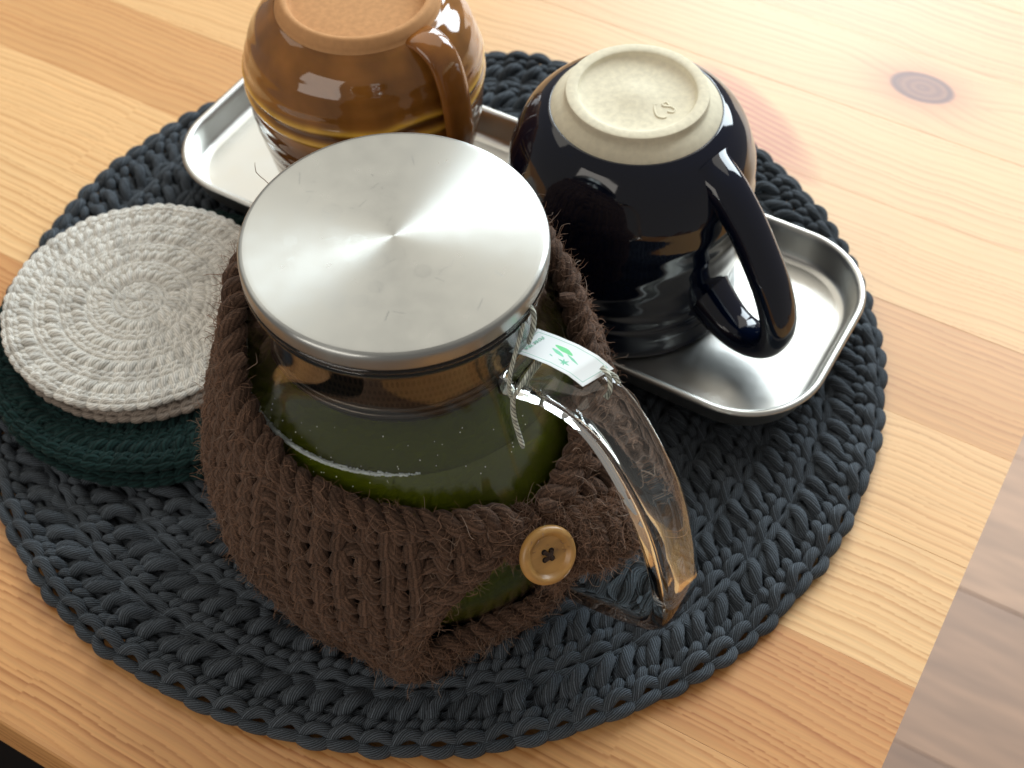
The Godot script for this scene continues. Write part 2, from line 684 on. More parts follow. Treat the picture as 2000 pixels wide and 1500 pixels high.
func build_added_chair() -> void:  # dark seat added to stand for the shaded floor below the table
	var c := thing("added_chair", "black seat added below the front edge of the table in place of shaded floor", "added_chair", Vector3(-0.27, -0.7, 0.17), -TABLE_TURN)
	var m := plain(Color(0.035, 0.035, 0.04), 0.9)
	var b := Buf.new()
	var rows := []
	for i in 9:
		var row := []
		var f := i / 8.0
		for j in 41:
			var a := TAU * j / 40.0
			var q := 0.21 * (1.0 - 0.06 * pow(absf(f * 2.0 - 1.0), 3.0))
			var x := signf(cos(a)) * pow(absf(cos(a)), 0.45) * q
			var z := signf(sin(a)) * pow(absf(sin(a)), 0.45) * q
			row.append(Vector3(x, 0.42 + 0.05 * f, z))
		rows.append(row)
	b.grid(rows)
	var cap := []
	for i in 6:
		var row := []
		for j in 41:
			var p: Vector3 = rows[8][j]
			row.append(Vector3(p.x * (1.0 - i / 5.0), p.y + 0.01 * (1.0 - pow(1.0 - i / 5.0, 2.0)), p.z * (1.0 - i / 5.0)))
		cap.append(row)
	b.grid(cap)
	part("seat", b, m, c)
	for s in [[-1, -1], [1, -1], [-1, 1], [1, 1]]:
		var l := CylinderMesh.new()
		l.top_radius = 0.016
		l.bottom_radius = 0.012
		l.height = 0.42
		var o := part("leg", l, m, c)
		o.position = Vector3(0.16 * s[0], 0.21, 0.16 * s[1])


func build_mat() -> void:
	var t := thing("placemat", "large round slate grey crocheted cotton mat under the teapot", "placemat")
	var ply := tex(ply_image(15, 9, 0.8, 2, 0.7))
	var m := yarn(lin(0.19, 0.226, 0.265), ply, 0.06, 0.92, 0.3)
	var rows := 9
	var last_two: Array = []
	var yr := 0.00198
	var step := 0.1635 / rows
	for k in rows:
		var b := Buf.new()
		crochet_round(b, 12 * (k + 1), step * k + 0.001, step * (k + 1), yr * (0.85 if k == 0 else 1.0), 0.0006, 9, 3, k == rows - 1, k == 0, 1.5, 0.9)
		part("crochet_round", b, m, t)
		last_two.append(b)
	# the backs of the stitches, lying on the table
	var u := Buf.new()
	for k in 44:
		var r := 0.006 + 0.0036 * k
		if r < 0.157:
			ring_tube(u, r, 0.0019, 0.0018, 40 + 2 * k, Color(0.8, 0.8, 0.8))
	part("underside_yarn", u, m, t)
	fuzz("lint", last_two, 6000, Vector2(0.0012, 0.0028), 0.88, plain(lin(0.21, 0.24, 0.28), 0.9), t, 200, 0.007)


func build_tray() -> void:
	var t := thing("tray", "narrow stainless steel tray with rounded corners under the two mugs", "tray", Vector3(0, 0.0102, 0), -TRAY_TURN)
	var m := plain(Color(0.82, 0.82, 0.80), 0.42, 1.0)
	m.roughness_texture = noise_tex(256, 0.03, 31, 0.75, 1.0)
	m.uv1_triplanar = true
	m.uv1_scale = Vector3(9, 9, 9)
	# offsets inwards from the outer edge, and heights: floor, cove, wall, rolled lip, outer wall
	var sec := [[0.0085, 0.0016], [0.0066, 0.0019], [0.0053, 0.0028], [0.0046, 0.0045], [0.0036, 0.0105], [0.0031, 0.0128], [0.0025, 0.0137], [0.0014, 0.0142], [0.0004, 0.0138], [0.0, 0.0129], [0.0004, 0.0121], [0.0011, 0.0118], [0.0026, 0.0105], [0.0036, 0.0045], [0.0046, 0.0018], [0.0066, 0.0006], [0.0085, 0.0003]]
	var hx := 0.137
	var hz := 0.0478
	var cen := Vector2(0.0013, -0.0523)
	var rad := 0.031
	var rows := []
	for s in sec:
		var row := []
		var o: float = s[0]
		for q in 4:
			for i in 17:
				var a := PI / 2 * (q + i / 16.0)
				var sx := 1.0 if q == 0 or q == 3 else -1.0
				var sz := 1.0 if q < 2 else -1.0
				row.append(Vector3(cen.x + sx * (hx - rad) + cos(a) * (rad - o), s[1], cen.y + sz * (hz - rad) + sin(a) * (rad - o)))
		row.append(row[0])
		rows.append(row)
	var b := Buf.new()
	b.grid(rows, true)
	# the floor, closed towards the middle
	for e in 2:
		var src: Array = rows[0] if e == 0 else rows[rows.size() - 1]
		var fr := []
		for i in 7:
			var row := []
			for p in src:
				var k := 1.0 - i / 6.0
				row.append(Vector3(lerpf(cen.x, p.x, k), p.y + (0.0003 * sin(p.x * 31.0) * (1.0 - k)), lerpf(cen.y, p.z, k)))
			fr.append(row)
		b.grid(fr, e == 1)
	part("pressed_sheet", b, m, t)


func coaster_mesh(rad: float, rounds: int, per_round: int, yr: float, sides: int) -> Buf:
	var b := Buf.new()
	var step := rad / rounds
	for k in rounds:
		crochet_round(b, per_round * (k + 1), step * k + 0.0004, step * (k + 1), yr * (0.8 if k == 0 else 1.0), 0.0004, sides, 2, k == rounds - 1, k == 0, 1.2, 0.5)
	for k in int(rad / (yr * 1.7)):
		ring_tube(b, yr * 1.7 * (k + 0.6), yr * 0.95, yr * 0.95, 24 + 2 * k, Color(0.85, 0.85, 0.85))
	return b


func build_coasters() -> void:
	var ply := tex(ply_image(8, 5, 0.4, 6, 0.93, 0.9))
	var wool := tex(ply_image(6, 3, 0.5, 7))
	var small := coaster_mesh(0.0475, 5, 14, 0.00128, 7)
	var big := coaster_mesh(0.0605, 6, 12, 0.0016, 6)
	var mg := yarn(lin(0.014, 0.045, 0.043), wool, 0.06, 0.95, 0.4)
	var hg := plain(lin(0.02, 0.06, 0.056), 0.8)
	var spots := [[Vector3(-0.0985, 0.0088, 0.0095), 0.3, "fuzzy dark green wool coaster at the bottom of the stack"], [Vector3(-0.1000, 0.0138, 0.0070), 1.9, "fuzzy dark green wool coaster, second from the bottom of the stack"]]
	for s in spots:
		var t := thing("coaster", s[2], "coaster", s[0], s[1], "coasters in the stack beside the teapot")
		part("crochet", big, mg, t)
		fuzz("stray_fibres", [big], 1400, Vector2(0.004, 0.009), 0.75, hg, t, 40, 0.008)
	var t2 := thing("coaster", "taupe crocheted coaster just under the white one in the stack", "coaster", Vector3(-0.1035, 0.0192, 0.0030), 2.4, "coasters in the stack beside the teapot")
	part("crochet", small, yarn(lin(0.36, 0.30, 0.25), ply, 0.03), t2)
	var t3 := thing("coaster", "off-white crocheted coaster on top of the stack", "coaster", Vector3(-0.1068, 0.0226, 0.0002), 0.0, "coasters in the stack beside the teapot")
	part("crochet", small, yarn(lin(1.0, 0.97, 0.885), ply, 0.03), t3)
	fuzz("stray_fibres", [small], 240, Vector2(0.002, 0.004), 0.85, plain(lin(0.74, 0.71, 0.62), 0.9), t3, 60, 0.008)


func spline(pts: Array, n: int) -> PackedVector2Array:
	var out := PackedVector2Array()
	for i in pts.size() - 1:
		var p0: Vector2 = pts[maxi(i - 1, 0)]
		var p1: Vector2 = pts[i]
		var p2: Vector2 = pts[i + 1]
		var p3: Vector2 = pts[mini(i + 2, pts.size() - 1)]
		for k in n:
			out.append(p1.cubic_interpolate(p2, p0, p3, float(k) / n))
	out.append(pts[pts.size() - 1])
	return out


func oval(w: float, h: float, n: int, power := 1.0) -> PackedVector2Array:
	var s := PackedVector2Array()
	for i in n:
		var a := TAU * i / n
		s.append(Vector2(signf(cos(a)) * pow(absf(cos(a)), power) * w / 2, signf(sin(a)) * pow(absf(sin(a)), power) * h / 2))
	return s


# frames along a curve of (radius, height) in the upright plane at the azimuth az
func plane_frames(pts: PackedVector2Array, az: float) -> Array:
	var e := Vector3(cos(deg_to_rad(az)), 0, sin(deg_to_rad(az)))
	var side := Vector3(-e.z, 0, e.x)
	var out := []
	for i in pts.size():
		var t := (pts[mini(i + 1, pts.size() - 1)] - pts[maxi(i - 1, 0)]).normalized()
		var c := e * pts[i].x + Vector3.UP * pts[i].y
		var tan3 := e * t.x + Vector3.UP * t.y
		out.append([c, side, tan3.cross(side)])
	return out


func clay(c: Color, sd: int) -> StandardMaterial3D:
	var m := plain(c, 0.82)
	var nt := noise_tex(256, 0.06, sd, 0.9, 1.0, 5)
	m.albedo_texture = nt
	m.uv1_triplanar = true
	m.uv1_scale = Vector3(22, 22, 22)
	m.heightmap_enabled = true
	m.heightmap_texture = nt
	m.heightmap_scale = 0.012
	m.metallic_specular = 0.3
	return m


func build_brown_mug() -> void:
	var t := thing("mug", "glossy amber brown stoneware mug standing upside down on the tray", "mug", BROWN + Vector3(0, 0.0122, 0), 0, "mugs upside down on the tray")
	var pts := [Vector2(0.0, 0.078), Vector2(0.022, 0.076), Vector2(0.033, 0.07), Vector2(0.0392, 0.055), Vector2(0.0385, 0.036), Vector2(0.0352, 0.018), Vector2(0.0338, 0.005), Vector2(0.0344, 0.0008), Vector2(0.0356, 0.0), Vector2(0.0366, 0.001), Vector2(0.037, 0.006), Vector2(0.0386, 0.018), Vector2(0.0406, 0.029), Vector2(0.0424, 0.038), Vector2(0.0436, 0.046), Vector2(0.0441, 0.054), Vector2(0.0439, 0.062), Vector2(0.0430, 0.069), Vector2(0.0408, 0.0755), Vector2(0.0372, 0.0812), Vector2(0.0325, 0.0856), Vector2(0.0297, 0.0872)]
	var prof := spline(pts, 8)
	var cols := PackedColorArray()
	for i in prof.size():
		var c := Color(0.25, 0.10, 0.02)
		if i > 9 * 8:
			var y := prof[i].y
			var g1 := exp(-pow((y - 0.0634) / 0.0011, 2.0))
			var g2 := exp(-pow((y - 0.0574) / 0.0011, 2.0))
			var mid := exp(-pow((y - 0.0604) / 0.0012, 2.0))
			prof[i].x += 0.0009 * g1 + 0.0008 * g2 - 0.0003 * mid + 0.00012 * sin(y * 1100.0)
			c = c.lerp(Color(0.78, 0.45, 0.06), clampf(g1 + g2, 0, 1))
			c = c.lerp(Color(0.05, 0.017, 0.006), mid * 0.8)
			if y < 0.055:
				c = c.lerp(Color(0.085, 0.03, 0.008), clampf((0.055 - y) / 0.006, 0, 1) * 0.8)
		cols.append(c)
	# the profile needs finer steps where the ridges run
	var b := Buf.new()
	b.lathe(prof, 128, Vector3.ZERO, cols)
	for i in b.v.size():
		var p := b.v[i]
		var k := 1.0 + 0.006 * wav.get_noise_3d(p.x * 38.0, p.y * 50.0, p.z * 38.0)
		# thumb marks pressed in the wet clay
		for d in [[62.0, 0.068, 0.011, 0.0022], [40.0, 0.078, 0.008, 0.0014], [66.0, 0.05, 0.009, 0.0012], [100.0, 0.07, 0.012, 0.0007]]:
			var mark := around(d[0], 0.043, d[1])
			k -= d[3] / 0.043 * exp(-pow(mark.distance_to(p) / d[2], 4.0))
		b.v[i] = Vector3(p.x * k, p.y, p.z * k)
		var s := 1.0 + 0.55 * wav.get_noise_3d(p.x * 60.0 + 9.0, p.y * 30.0, p.z * 60.0)
		b.col[i] = Color(b.col[i].r * s, b.col[i].g * s, b.col[i].b * s)
	var g := plain(Color.WHITE, 0.07)
	g.vertex_color_use_as_albedo = true
	g.clearcoat_enabled = true
	g.clearcoat = 0.5
	g.clearcoat_roughness = 0.04
	var body := part("glazed_body", b, g, t)
	body.set_meta("label", "amber brown glaze with two yellow ridges")
	var f := Buf.new()
	f.lathe(spline([Vector2(0.0299, 0.0868), Vector2(0.0292, 0.0880), Vector2(0.0288, 0.0892), Vector2(0.0280, 0.0906), Vector2(0.0272, 0.0915), Vector2(0.0262, 0.0918), Vector2(0.0252, 0.0915), Vector2(0.0247, 0.0904), Vector2(0.0242, 0.0882), Vector2(0.0226, 0.0872), Vector2(0.012, 0.0872), Vector2(0.0, 0.0873)], 5), 96)
	part("bare_clay_foot", f, clay(Color(0.80, 0.60, 0.41), 12), t)
	var h := Buf.new()
	var path := spline([Vector2(0.0250, 0.0850), Vector2(0.0330, 0.0868), Vector2(0.0405, 0.0825), Vector2(0.0446, 0.0725), Vector2(0.0464, 0.0610), Vector2(0.0470, 0.0500), Vector2(0.0450, 0.0385), Vector2(0.0370, 0.0280)], 7)
	h.sweep(plane_frames(path, 41.0), oval(0.0128, 0.0050, 20, 0.8))
	for i in h.v.size():
		h.col.append(Color(0.23, 0.085, 0.018) * (1.0 + 0.4 * wav.get_noise_3d(h.v[i].x * 90.0, h.v[i].y * 60.0, h.v[i].z * 90.0)))
	part("handle", h, g, t)


func build_navy_mug() -> void:
	var t := thing("mug", "glossy navy blue mug upside down on the tray showing its pale clay base", "mug", NAVY + Vector3(0, 0.0122, 0), 0, "mugs upside down on the tray")
	var pts := [Vector2(0.0, 0.076), Vector2(0.022, 0.074), Vector2(0.033, 0.066), Vector2(0.039, 0.05), Vector2(0.038, 0.02), Vector2(0.0385, 0.004), Vector2(0.0396, 0.0007), Vector2(0.041, 0.0), Vector2(0.0423, 0.0012), Vector2(0.0424, 0.0035), Vector2(0.0410, 0.0075), Vector2(0.0402, 0.011), Vector2(0.0408, 0.0145), Vector2(0.0405, 0.018), Vector2(0.0415, 0.023), Vector2(0.0425, 0.030), Vector2(0.0434, 0.039), Vector2(0.0437, 0.049), Vector2(0.0430, 0.059), Vector2(0.0412, 0.0675), Vector2(0.0378, 0.0750), Vector2(0.0335, 0.0800), Vector2(0.0297, 0.0826), Vector2(0.0287, 0.0828)]
	var prof := spline(pts, 14)
	for i in prof.size():
		if i > 140:
			prof[i].x += 0.00009 * sin(prof[i].y * 620.0)
	var b := Buf.new()
	b.lathe(prof, 128)
	for i in b.v.size():
		var p := b.v[i]
		var k := 1.0 + 0.002 * wav.get_noise_3d(p.x * 30.0, p.y * 60.0, p.z * 30.0)
		b.v[i] = Vector3(p.x * k, p.y, p.z * k)
	var g := plain(lin(0.0015, 0.004, 0.014), 0.06)
	g.metallic_specular = 0.55
	part("glazed_body", b, g, t)
	var f := Buf.new()
	f.lathe(spline([Vector2(0.0290, 0.0822), Vector2(0.0284, 0.0832), Vector2(0.0268, 0.0848), Vector2(0.0252, 0.0858), Vector2(0.0243, 0.0864), Vector2(0.0240, 0.0874), Vector2(0.0239, 0.0890), Vector2(0.0235, 0.0895), Vector2(0.0215, 0.0897), Vector2(0.0200, 0.0894), Vector2(0.0195, 0.0886), Vector2(0.0186, 0.0876), Vector2(0.015, 0.0868), Vector2(0.009, 0.0868), Vector2(0.004, 0.0874), Vector2(0.0, 0.0878)], 5), 96)
	var foot := part("bare_clay_base", f, clay(Color(0.93, 0.895, 0.79), 15), t)
	# the potter's mark, raised in the clay
	var mk := Buf.new()
	var q := func(x: float, z: float) -> Vector3: return Vector3(x, 0.08662, z)
	var s := 0.00048
	mk.tube([q.call(0.0035, 0.0052), q.call(0.0018, 0.0062), q.call(0.0008, 0.0050), q.call(0.0022, 0.0040), q.call(0.0050, 0.0045), q.call(0.0064, 0.0042)], s, 8, 5, Color.WHITE)
	mk.tube([q.call(0.0056, 0.0036), q.call(0.0052, 0.0065), q.call(0.0058, 0.0098), q.call(0.0074, 0.0110), q.call(0.0090, 0.0106)], s, 8, 5, Color.WHITE)
	mk.tube([q.call(0.0094, 0.0078), q.call(0.0112, 0.0084), q.call(0.0120, 0.0070), q.call(0.0108, 0.0056), q.call(0.0084, 0.0052), q.call(0.0082, 0.0040), q.call(0.0094, 0.0034), q.call(0.0100, 0.0044)], s, 8, 5, Color.WHITE)
	mk.col.clear()
	part("potters_mark", mk, foot.material_override, foot)
	var h := Buf.new()
	var path := spline([Vector2(0.0310, 0.0735), Vector2(0.0395, 0.0702), Vector2(0.0485, 0.0620), Vector2(0.0565, 0.0515), Vector2(0.0640, 0.0395), Vector2(0.0688, 0.0265), Vector2(0.0680, 0.0165), Vector2(0.0600, 0.0108), Vector2(0.0495, 0.0118), Vector2(0.0350, 0.0215)], 8)
	var sc := PackedVector2Array()
	for i in path.size():
		var x := absf(i / (path.size() - 1.0) * 2.0 - 1.0)
		sc.append(Vector2(1.0 + 0.5 * pow(x, 7.0), 1.0 + 0.6 * pow(x, 7.0)))
	h.sweep(plane_frames(path, 44.0), oval(0.0150, 0.0105, 24, 0.9), true, sc)
	part("handle", h, g, t)


func build_pot() -> void:
	var t := thing("teapot", "round glass teapot of green tea with a brushed steel lid", "teapot", POT)
	# the blown body, a clear wall 1.6 mm thick
	var solid := plain(Color(0.985, 1.0, 0.99, 0.0), 0.0)
	solid.refraction_enabled = true
	solid.refraction_scale = 0.05
	var p := PackedVector2Array()
	p.append(Vector2(0.0, 0.0108))
	p.append(Vector2(0.04, 0.0108))
	for i in 61:
		var y := 0.0112 + (0.1262 - 0.0112) * i / 60.0
		p.append(Vector2(pot_r(y), y))
	for i in 61:
		var y := 0.1262 - (0.1262 - 0.0125) * i / 60.0
		p.append(Vector2(pot_r(y) - 0.0016, y))
	p.append(Vector2(0.04, 0.0122))
	p.append(Vector2(0.0, 0.0122))
	var b := Buf.new()
	b.lathe(p, 128)
	part("glass_body", b, solid, t)
	# the thick rounded lip
	var lip := PackedVector2Array()
	for i in 17:
		var a := -PI / 2 + TAU * i / 16.0
		lip.append(Vector2(0.0408 + 0.0014 * cos(a), 0.12735 + 0.0011 * sin(a)))
	var lb := Buf.new()
	lb.lathe(lip, 96)
	part("glass_rim", lb, solid, t)
	# the spout, a small pulled lip opposite the handle
	var sp := Buf.new()
	var rows := []
	for i in 9:
		var row := []
		for j in 13:
			var f := j / 12.0 * 2.0 - 1.0
			var out := 0.0055 * pow(cos(f * PI / 2), 2.0) * pow(i / 8.0, 2.0)
			row.append(around(215.5 + 13.0 * f, 0.0419 + out, 0.1165 + 0.0095 * i / 8.0))
		rows.append(row)
	var back := []
	for i in 9:
		var row := []
		for j in 13:
			var q: Vector3 = rows[8 - i][j]
			var d := Vector3(q.x, 0, q.z).normalized()
			row.append(q - d * 0.0011)
		back.append(row)
	rows.append_array(back)
	rows.append(rows[0])
	sp.grid(rows)
	part("spout", sp, solid, t)
	# tea
	var tp := PackedVector2Array()
	tp.append(Vector2(0.0, 0.0126))
	tp.append(Vector2(0.044, 0.0126))
	for i in 41:
		var y := 0.0138 + (0.0895 - 0.0138) * i / 40.0
		tp.append(Vector2(pot_r(y) - 0.0017, y))
	tp.append(Vector2(pot_r(0.0895) - 0.0018, 0.0897))
	tp.append(Vector2(pot_r(0.0895) - 0.0022, 0.0890))
	tp.append(Vector2(pot_r(0.0895) - 0.0036, 0.0884))
	tp.append(Vector2(0.03, 0.0882))
	tp.append(Vector2(0.0, 0.0882))
	var tb := Buf.new()
	tb.lathe(tp, 128)
	var tea := plain(Color(0.72, 0.78, 0.15, 0.23), 0.0)
	tea.refraction_enabled = true
	tea.refraction_scale = 0.033
	part("green_tea", tb, tea, t)
	# bubbles where the tea meets the glass, a white arc painting the highlight
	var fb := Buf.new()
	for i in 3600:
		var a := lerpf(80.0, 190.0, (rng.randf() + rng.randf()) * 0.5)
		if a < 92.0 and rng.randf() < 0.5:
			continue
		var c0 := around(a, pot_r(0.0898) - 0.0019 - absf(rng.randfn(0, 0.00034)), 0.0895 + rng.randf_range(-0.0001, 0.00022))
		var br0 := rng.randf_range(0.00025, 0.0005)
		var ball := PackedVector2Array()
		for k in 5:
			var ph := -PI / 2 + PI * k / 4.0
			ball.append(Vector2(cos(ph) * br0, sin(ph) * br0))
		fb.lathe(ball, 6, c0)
	var highlight_foam := part("waterline_highlight_bubbles", fb, plain(Color(0.95, 0.97, 0.98), 0.15), t)
	highlight_foam.set_meta("kind", "stuff")
	# specks of dust and lint on the shoulder of the glass
	var du := Buf.new()
	for i in 46:
		var yy := rng.randf_range(0.086, 0.104)
		var br1 := rng.randf_range(0.00008, 0.0002)
		var ball := PackedVector2Array()
		for k in 4:
			var ph := -PI / 2 + PI * k / 3.0
			ball.append(Vector2(cos(ph) * br1, sin(ph) * br1))
		du.lathe(ball, 6, around(rng.randf_range(40.0, 140.0), pot_r(yy) + 0.00005, yy))
	var dust := part("dust", du, plain(Color(0.93, 0.93, 0.9), 0.7), t)
	dust.set_meta("kind", "stuff")
	# strainer
	var sm := plain(Color(0.30, 0.27, 0.25), 0.35, 1.0)
	var im := Image.create(64, 64, false, Image.FORMAT_RGB8)
	for y in 64:
		for x in 64:
			var fx := fposmod(x / 32.0 + (0.5 if y >= 32 else 0.0), 1.0) - 0.5
			var fy := fposmod(y / 32.0, 1.0) - 0.5
			var h := 0.14 if fx * fx + fy * fy < 0.1 else 0.8
			im.set_pixel(x, y, Color(h, h * 0.93, h * 0.86))
	sm.albedo_texture = tex(im)
	sm.uv1_scale = Vector3(84, 10, 1)
	var st := Buf.new()
	st.lathe(PackedVector2Array([Vector2(0.0, 0.0985), Vector2(0.034, 0.0987), Vector2(0.0358, 0.0994), Vector2(0.0364, 0.1010), Vector2(0.0366, 0.105), Vector2(0.0368, 0.114), Vector2(0.037, 0.1268)]), 96)
	var sn := part("strainer", st, sm, t)
	var bandm := plain(Color(0.30, 0.27, 0.25), 0.28, 1.0)
	for y in [0.1062, 0.1035]:
		var sb := Buf.new()
		var ring := PackedVector2Array()
		for i in 13:
			var a := -PI / 2 + TAU * i / 12.0
			ring.append(Vector2(0.0369 + 0.0007 * cos(a), y + 0.0009 * sin(a)))
		sb.lathe(ring, 96)
		part("strainer_band", sb, bandm, sn)
	# the lid: steel brushed in circles
	var steel := plain(Color(0.69, 0.70, 0.69), 0.30, 1.0)
	steel.anisotropy_enabled = true
	steel.anisotropy = -0.85
	var br := Image.create(8, 512, false, Image.FORMAT_RGB8)
	var r := RandomNumberGenerator.new()
	r.seed = 11
	for y in 512:
		var h := r.randf_range(0.55, 1.0)
		for x in 8:
			var hh := clampf(h + r.randf_range(-0.1, 0.1), 0, 1)
			br.set_pixel(x, y, Color(hh, hh, hh))
	steel.roughness = 1.0
	steel.roughness_texture = tex(lid_wear())
	steel.heightmap_enabled = true
	steel.heightmap_texture = tex(br)
	steel.heightmap_scale = 0.0006
	var lid := Buf.new()
	var lp := PackedVector2Array()
	lp.append(Vector2(0.0412, 0.1290))
	lp.append_array(spline([Vector2(0.0418, 0.1286), Vector2(0.0421, 0.1292), Vector2(0.0421, 0.1322), Vector2(0.0417, 0.1336), Vector2(0.0407, 0.1341)], 4))
	for i in 33:
		lp.append(Vector2(0.0404 * (1.0 - i / 32.0) + 0.00002, 0.1342))
	lid.lathe(lp, 128)
	var ld := part("lid", lid, steel, t)
	var under := Buf.new()
	under.lathe(PackedVector2Array([Vector2(0.0, 0.1279), Vector2(0.0392, 0.1279), Vector2(0.0394, 0.1283), Vector2(0.0394, 0.1291), Vector2(0.0413, 0.12905)]), 96)
	part("lid_skirt", under, bandm, ld)
	# the handle: a broad strap of clear glass
	var path := spline([Vector2(0.0405, 0.1085), Vector2(0.0455, 0.1085), Vector2(0.0550, 0.1105), Vector2(0.0640, 0.1095), Vector2(0.0715, 0.1045), Vector2(0.0800, 0.0930), Vector2(0.0880, 0.0775), Vector2(0.0932, 0.0605), Vector2(0.0963, 0.0465), Vector2(0.0970, 0.0380), Vector2(0.0952, 0.0320), Vector2(0.0905, 0.0285), Vector2(0.0800, 0.0255), Vector2(0.0680, 0.0225), Vector2(0.0585, 0.0220)], 7)
	var sc := PackedVector2Array()
	for i in path.size():
		var f := i / (path.size() - 1.0)
		var w := 1.0 + 0.06 * f + 0.08 * smoothstep(0.66, 0.9, f) + 0.12 * exp(-f * f * 300.0)
		sc.append(Vector2(w, 1.0 + 0.5 * exp(-f * f * 260.0) + 0.1 * f + 0.35 * smoothstep(0.66, 0.9, f)))
	var h := Buf.new()
	h.sweep(plane_frames(path, HANDLE_AZ), oval(0.0182, 0.0076, 36, 0.6), true, sc)
	part("handle", h, solid, t)


# ------------------------------------------------------------------ the knitted cosy
var top_line := [[60, 0.072], [68, 0.0755], [81, 0.0775], [97, 0.081], [113, 0.084], [129, 0.0875], [142, 0.091], [152, 0.096], [162, 0.101], [171, 0.107], [185, 0.111], [220, 0.113], [300, 0.113], [335, 0.108], [352, 0.100], [366, 0.092], [384, 0.079], [400, 0.071], [411, 0.069]]
var low_line := [[60, 0.0655], [66, 0.0615], [73, 0.0565], [81, 0.0485], [87, 0.036], [93, 0.0105], [403, 0.0105], [404, 0.022], [411, 0.026]]

func cosy_r(az: float, y: float) -> float:
	var r := pot_r(y) + 0.0028
	if y < 0.034:
		var f := clampf((0.034 - y) / 0.0235, 0, 1)
		r = maxf(r, lerpf(0.0615, 0.0575 + 0.0080 * exp(-pow((az - 90.0) / 11.0, 2.0)), f))
	# the right-hand front is slack and stands off the glass
	r += 0.012 * exp(-pow((az - 388.0) / 15.0, 2.0)) * exp(-pow((y - 0.05) / 0.016, 2.0))
	r += 0.0011 * wav.get_noise_2d(az * 0.045, y * 55.0)
	return r


func cosy_at(az: float, y: float, off: float) -> Vector3:
	var d := 0.001
	var slope := (cosy_r(az, y + d) - cosy_r(az, y - d)) / (2.0 * d)
	var k := 1.0 / sqrt(1.0 + slope * slope)
	return around(az, cosy_r(az, y) + off * k, maxf(y - off * slope * k, 0.009))


func wool(tone: float) -> Color:
	return Color(tone, tone, tone)


# one knitted V between two columns: two fat legs
func knit_v(b: Buf, at: Callable, h: float, tone: float, yr: float) -> void:
	for s in [-1.0, 1.0]:
		var g: float = s
		b.tube([at.call(0.04 * g, -0.25 * h, -0.4), at.call(0.16 * g, 0.1 * h, 0.35), at.call(0.30 * g, 0.5 * h, 0.75), at.call(0.42 * g, 0.95 * h, 0.35), at.call(0.40 * g, 1.3 * h, -0.6)], yr, 7, 2, wool(tone * rng.randf_range(0.9, 1.1)), 0.5)


# two strands twisted along a line of points
func braid(b: Buf, pts: Array, yr: float, turns_per_m: float, normals: Array) -> void:
	var len := 0.0
	for s in 2:
		var q := []
		len = 0.0
		for i in pts.size():
			if i > 0:
				len += pts[i].distance_to(pts[i - 1])
			var t: Vector3 = (pts[mini(i + 1, pts.size() - 1)] - pts[maxi(i - 1, 0)]).normalized()
			var n: Vector3 = normals[i]
			var sd := t.cross(n).normalized()
			var a := TAU * len * turns_per_m + PI * s
			q.append(pts[i] + (n * cos(a) + sd * sin(a)) * yr * 0.85 + Vector3(rng.randf_range(-1, 1), rng.randf_range(-1, 1), rng.randf_range(-1, 1)) * yr * 0.12)
		b.tube(q, yr, 8, 2, wool(rng.randf_range(0.9, 1.15)), 0.7)


func line_braid(b: Buf, line: Array, yr: float) -> void:      # line: [az, y] pairs, resampled to short steps
	var pts := []
	var nor := []
	for i in line.size() - 1:
		var p: Array = line[i]
		var q: Array = line[i + 1]
		var d := cosy_at(p[0], p[1], 0).distance_to(cosy_at(q[0], q[1], 0))
		var n := maxi(1, int(d / 0.0016))
		for k in n:
			var f := float(k) / n
			var az := lerpf(p[0], q[0], f)
			var y := lerpf(p[1], q[1], f)
			pts.append(cosy_at(az, y, 0.0012))
			nor.append((cosy_at(az, y, 0.004) - cosy_at(az, y, 0.0)).normalized())
	braid(b, pts, yr, 95.0, nor)


